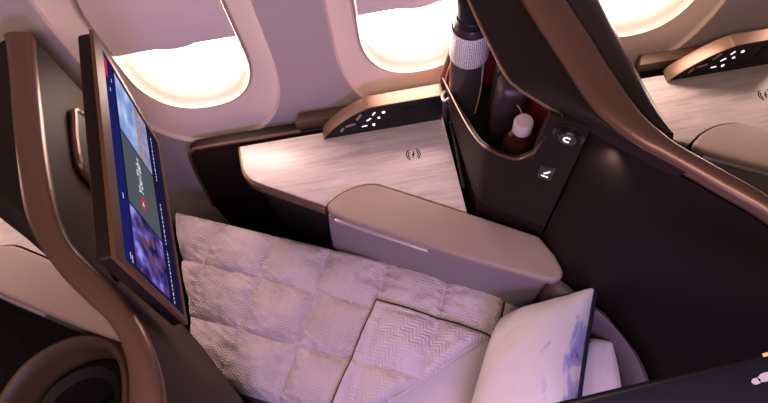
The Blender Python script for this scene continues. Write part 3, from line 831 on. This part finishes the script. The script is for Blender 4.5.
# seat surround that wraps round the head end
bm = bmesh.new()
oc = cr([(.438, .470), (.455, .440), (.503, .376), (.536, .338), (.562, .298), (.594, .222), (.606, .160), (.606, .10), (.604, 0), (.604, -.2)], 8)
ic = cr([(.428, .425), (.440, .385), (.475, .360), (.512, .322), (.540, .288), (.570, .220), (.578, .160), (.577, .10), (.576, 0), (.576, -.2)], 8)
rows = [[V(p.x-.014, p.y-.008, .40) for p in ic], [V(p.x-.006, p.y-.003, .56) for p in ic], [V(p.x, p.y, .640) for p in ic], [p.lerp(q_, .25)+V(0, 0, .658) for p, q_ in zip(ic, oc)],
        [p.lerp(q_, .6)+V(0, 0, .664) for p, q_ in zip(ic, oc)], [V(q_.x, q_.y, .656) for q_ in oc], [V(q_.x, q_.y, .30) for q_ in oc]]
vs = grid(bm, rows); 
for k in (0, -1):
    bm.faces.new([r[k] for r in vs])
solo('seat_surround', bm, M['surround'], 'grey mauve seat surround curving round the pillows at the head end', 'seat shell', (.55, .2, .30), sharp=50)

# ------------------------------------------------------------------ seat in the suite ahead, bottom left
bm = bmesh.new()
ocv = cr([(-1.20, .30), (-1.147, .405), (-1.087, .468), (-.99, .508), (-.90, .508), (-.83, .47), (-.79, .40), (-.775, .30), (-.77, .12)], 8)
cen = V(-.97, .22, 0)
def toward(p, d, z):
    v = (cen-V(p.x, p.y, 0)).normalized(); return V(p.x+v.x*d, p.y+v.y*d, z)
rows = [[V(p.x, p.y, .05) for p in ocv], [V(p.x, p.y, .60) for p in ocv], [toward(p, .004, .655) for p in ocv], [toward(p, .014, .668) for p in ocv], [toward(p, .030, .664) for p in ocv], [toward(p, .042, .63) for p in ocv], [toward(p, .07, .45) for p in ocv], [toward(p, .10, .20) for p in ocv]]
t = thing('passenger_seat', 'dark brown bucket seat with a lit curved edge in the suite ahead, bottom left', 'seat', (-.97, .25, 0))
grid(bm, rows); obj('seat_shell', bm, M['seatrim'], t, sharp=60)
bm = bmesh.new()
rows = [[toward(p, .062, .56) for p in ocv], [toward(p, .085, .585) for p in ocv], [toward(p, .115, .575) for p in ocv], [toward(p, .14, .40) for p in ocv]]
grid(bm, rows); obj('backrest', bm, M['darker'], t, sharp=60)
bm = bmesh.new(); prism(bm, [(-1.12, .33), (-1.0, .40), (-.90, .40), (-.86, .30), (-.86, .0), (-1.12, .0)], .12, .34, .03, 3); obj('cushion', bm, M['darker'], t)

# ------------------------------------------------------------------ aisle-side ledge, bottom right
t = thing('privacy_ledge', 'dark navy ledge with a white emblem, crossing the bottom right corner', 'ledge', (.4, .05, 1.3))
bm = bmesh.new(); prism(bm, [(.19, .0600), (.682, .0895), (.682, .0), (.19, -.028)], 1.300, 1.326, .004); obj('top_ledge', bm, M['navy'], t)
bm = bmesh.new(); prism(bm, [(.19, .0622), (.682, .0915), (.682, .0820), (.19, .0527)], 1.296, 1.330, .004); obj('edge_strip', bm, M['black'], t)
bm = bmesh.new()
def blob(cx, cy, rx, ry, a):
    pts = []
    for k in range(20):
        th = 2*math.pi*k/20; x, y = rx*math.cos(th), ry*math.sin(th); pts.append((cx+x*math.cos(a)-y*math.sin(a), cy+x*math.sin(a)+y*math.cos(a)))
    prism(bm, pts, 1.3262, 1.3268)
blob(.493, .046, .007, .0045, .1); blob(.508, .0495, .012, .006, .2); obj('emblem', bm, M['emblem'], t)

bm = bmesh.new(); box(bm, (.523, .0795, 1.332), (.014, .005, .006), .06, .001); obj('marker_light', bm, M['amberlamp'], t, label='tiny amber marker light')

# ------------------------------------------------------------------ light
W = bpy.data.worlds.new('cabin'); S.world = W; W.use_nodes = True
bg = W.node_tree.nodes['Background']; bg.inputs[0].default_value = (.62, .46, .56, 1); bg.inputs[1].default_value = .055
def area(name, loc, target, size, energy, color, sy=None):
    l = bpy.data.lights.new(name, 'AREA'); l.energy = energy; l.color = color; l.size = size
    if sy: l.shape = 'RECTANGLE'; l.size_y = sy
    o = bpy.data.objects.new(name, l); COL.objects.link(o); o.location = loc
    d = Vector(target)-Vector(loc); o.rotation_euler = d.to_track_quat('-Z', 'Y').to_euler(); return o
area('ceiling_wash', (-.35, -.55, 2.75), (-.2, .9, .8), 1.6, 32, (1., .71, .58), .5)
area('mood_light', (-.02, -.95, 1.7), (.2, .55, .55), .5, 17, (.54, .40, 1.))
pl = bpy.data.lights.new('reading_light', 'SPOT'); pl.energy = 1.6; pl.color = (1, .86, .85); pl.spot_size = R(95); pl.spot_blend = 1.; pl.shadow_soft_size = .015
po = bpy.data.objects.new('reading_light', pl); COL.objects.link(po); po.location = (.455, .50, 1.24)
po.rotation_euler = (V(.52, .50, .95)-V(.455, .50, 1.24)).to_track_quat('-Z', 'Y').to_euler()

# ------------------------------------------------------------------ camera
cam = bpy.data.cameras.new('camera'); co = bpy.data.objects.new('camera', cam); COL.objects.link(co)
F = 548.; TH = R(26.6); RO_ = R(9.6)
ax = V(0, math.sin(TH), -math.cos(TH)); rt_ = V(1, 0, 0); dn = V(0, -math.cos(TH), -math.sin(TH))
cx_ = rt_*math.cos(RO_)+dn*math.sin(RO_); cy_ = -(dn*math.cos(RO_)-rt_*math.sin(RO_)); cz_ = -ax
mw = Matrix(((cx_.x, cy_.x, cz_.x, 0), (cx_.y, cy_.y, cz_.y, 0), (cx_.z, cy_.z, cz_.z, 2.2), (0, 0, 0, 1)))
co.matrix_world = mw; cam.sensor_fit = 'HORIZONTAL'; cam.sensor_width = 36; cam.lens = F*36/768; cam.clip_start = .01
S.camera = co
S.view_settings.view_transform = 'Standard'; S.view_settings.look = 'None'; S.view_settings.gamma = 1; S.view_settings.use_curve_mapping = False
S.view_settings.exposure = 0.
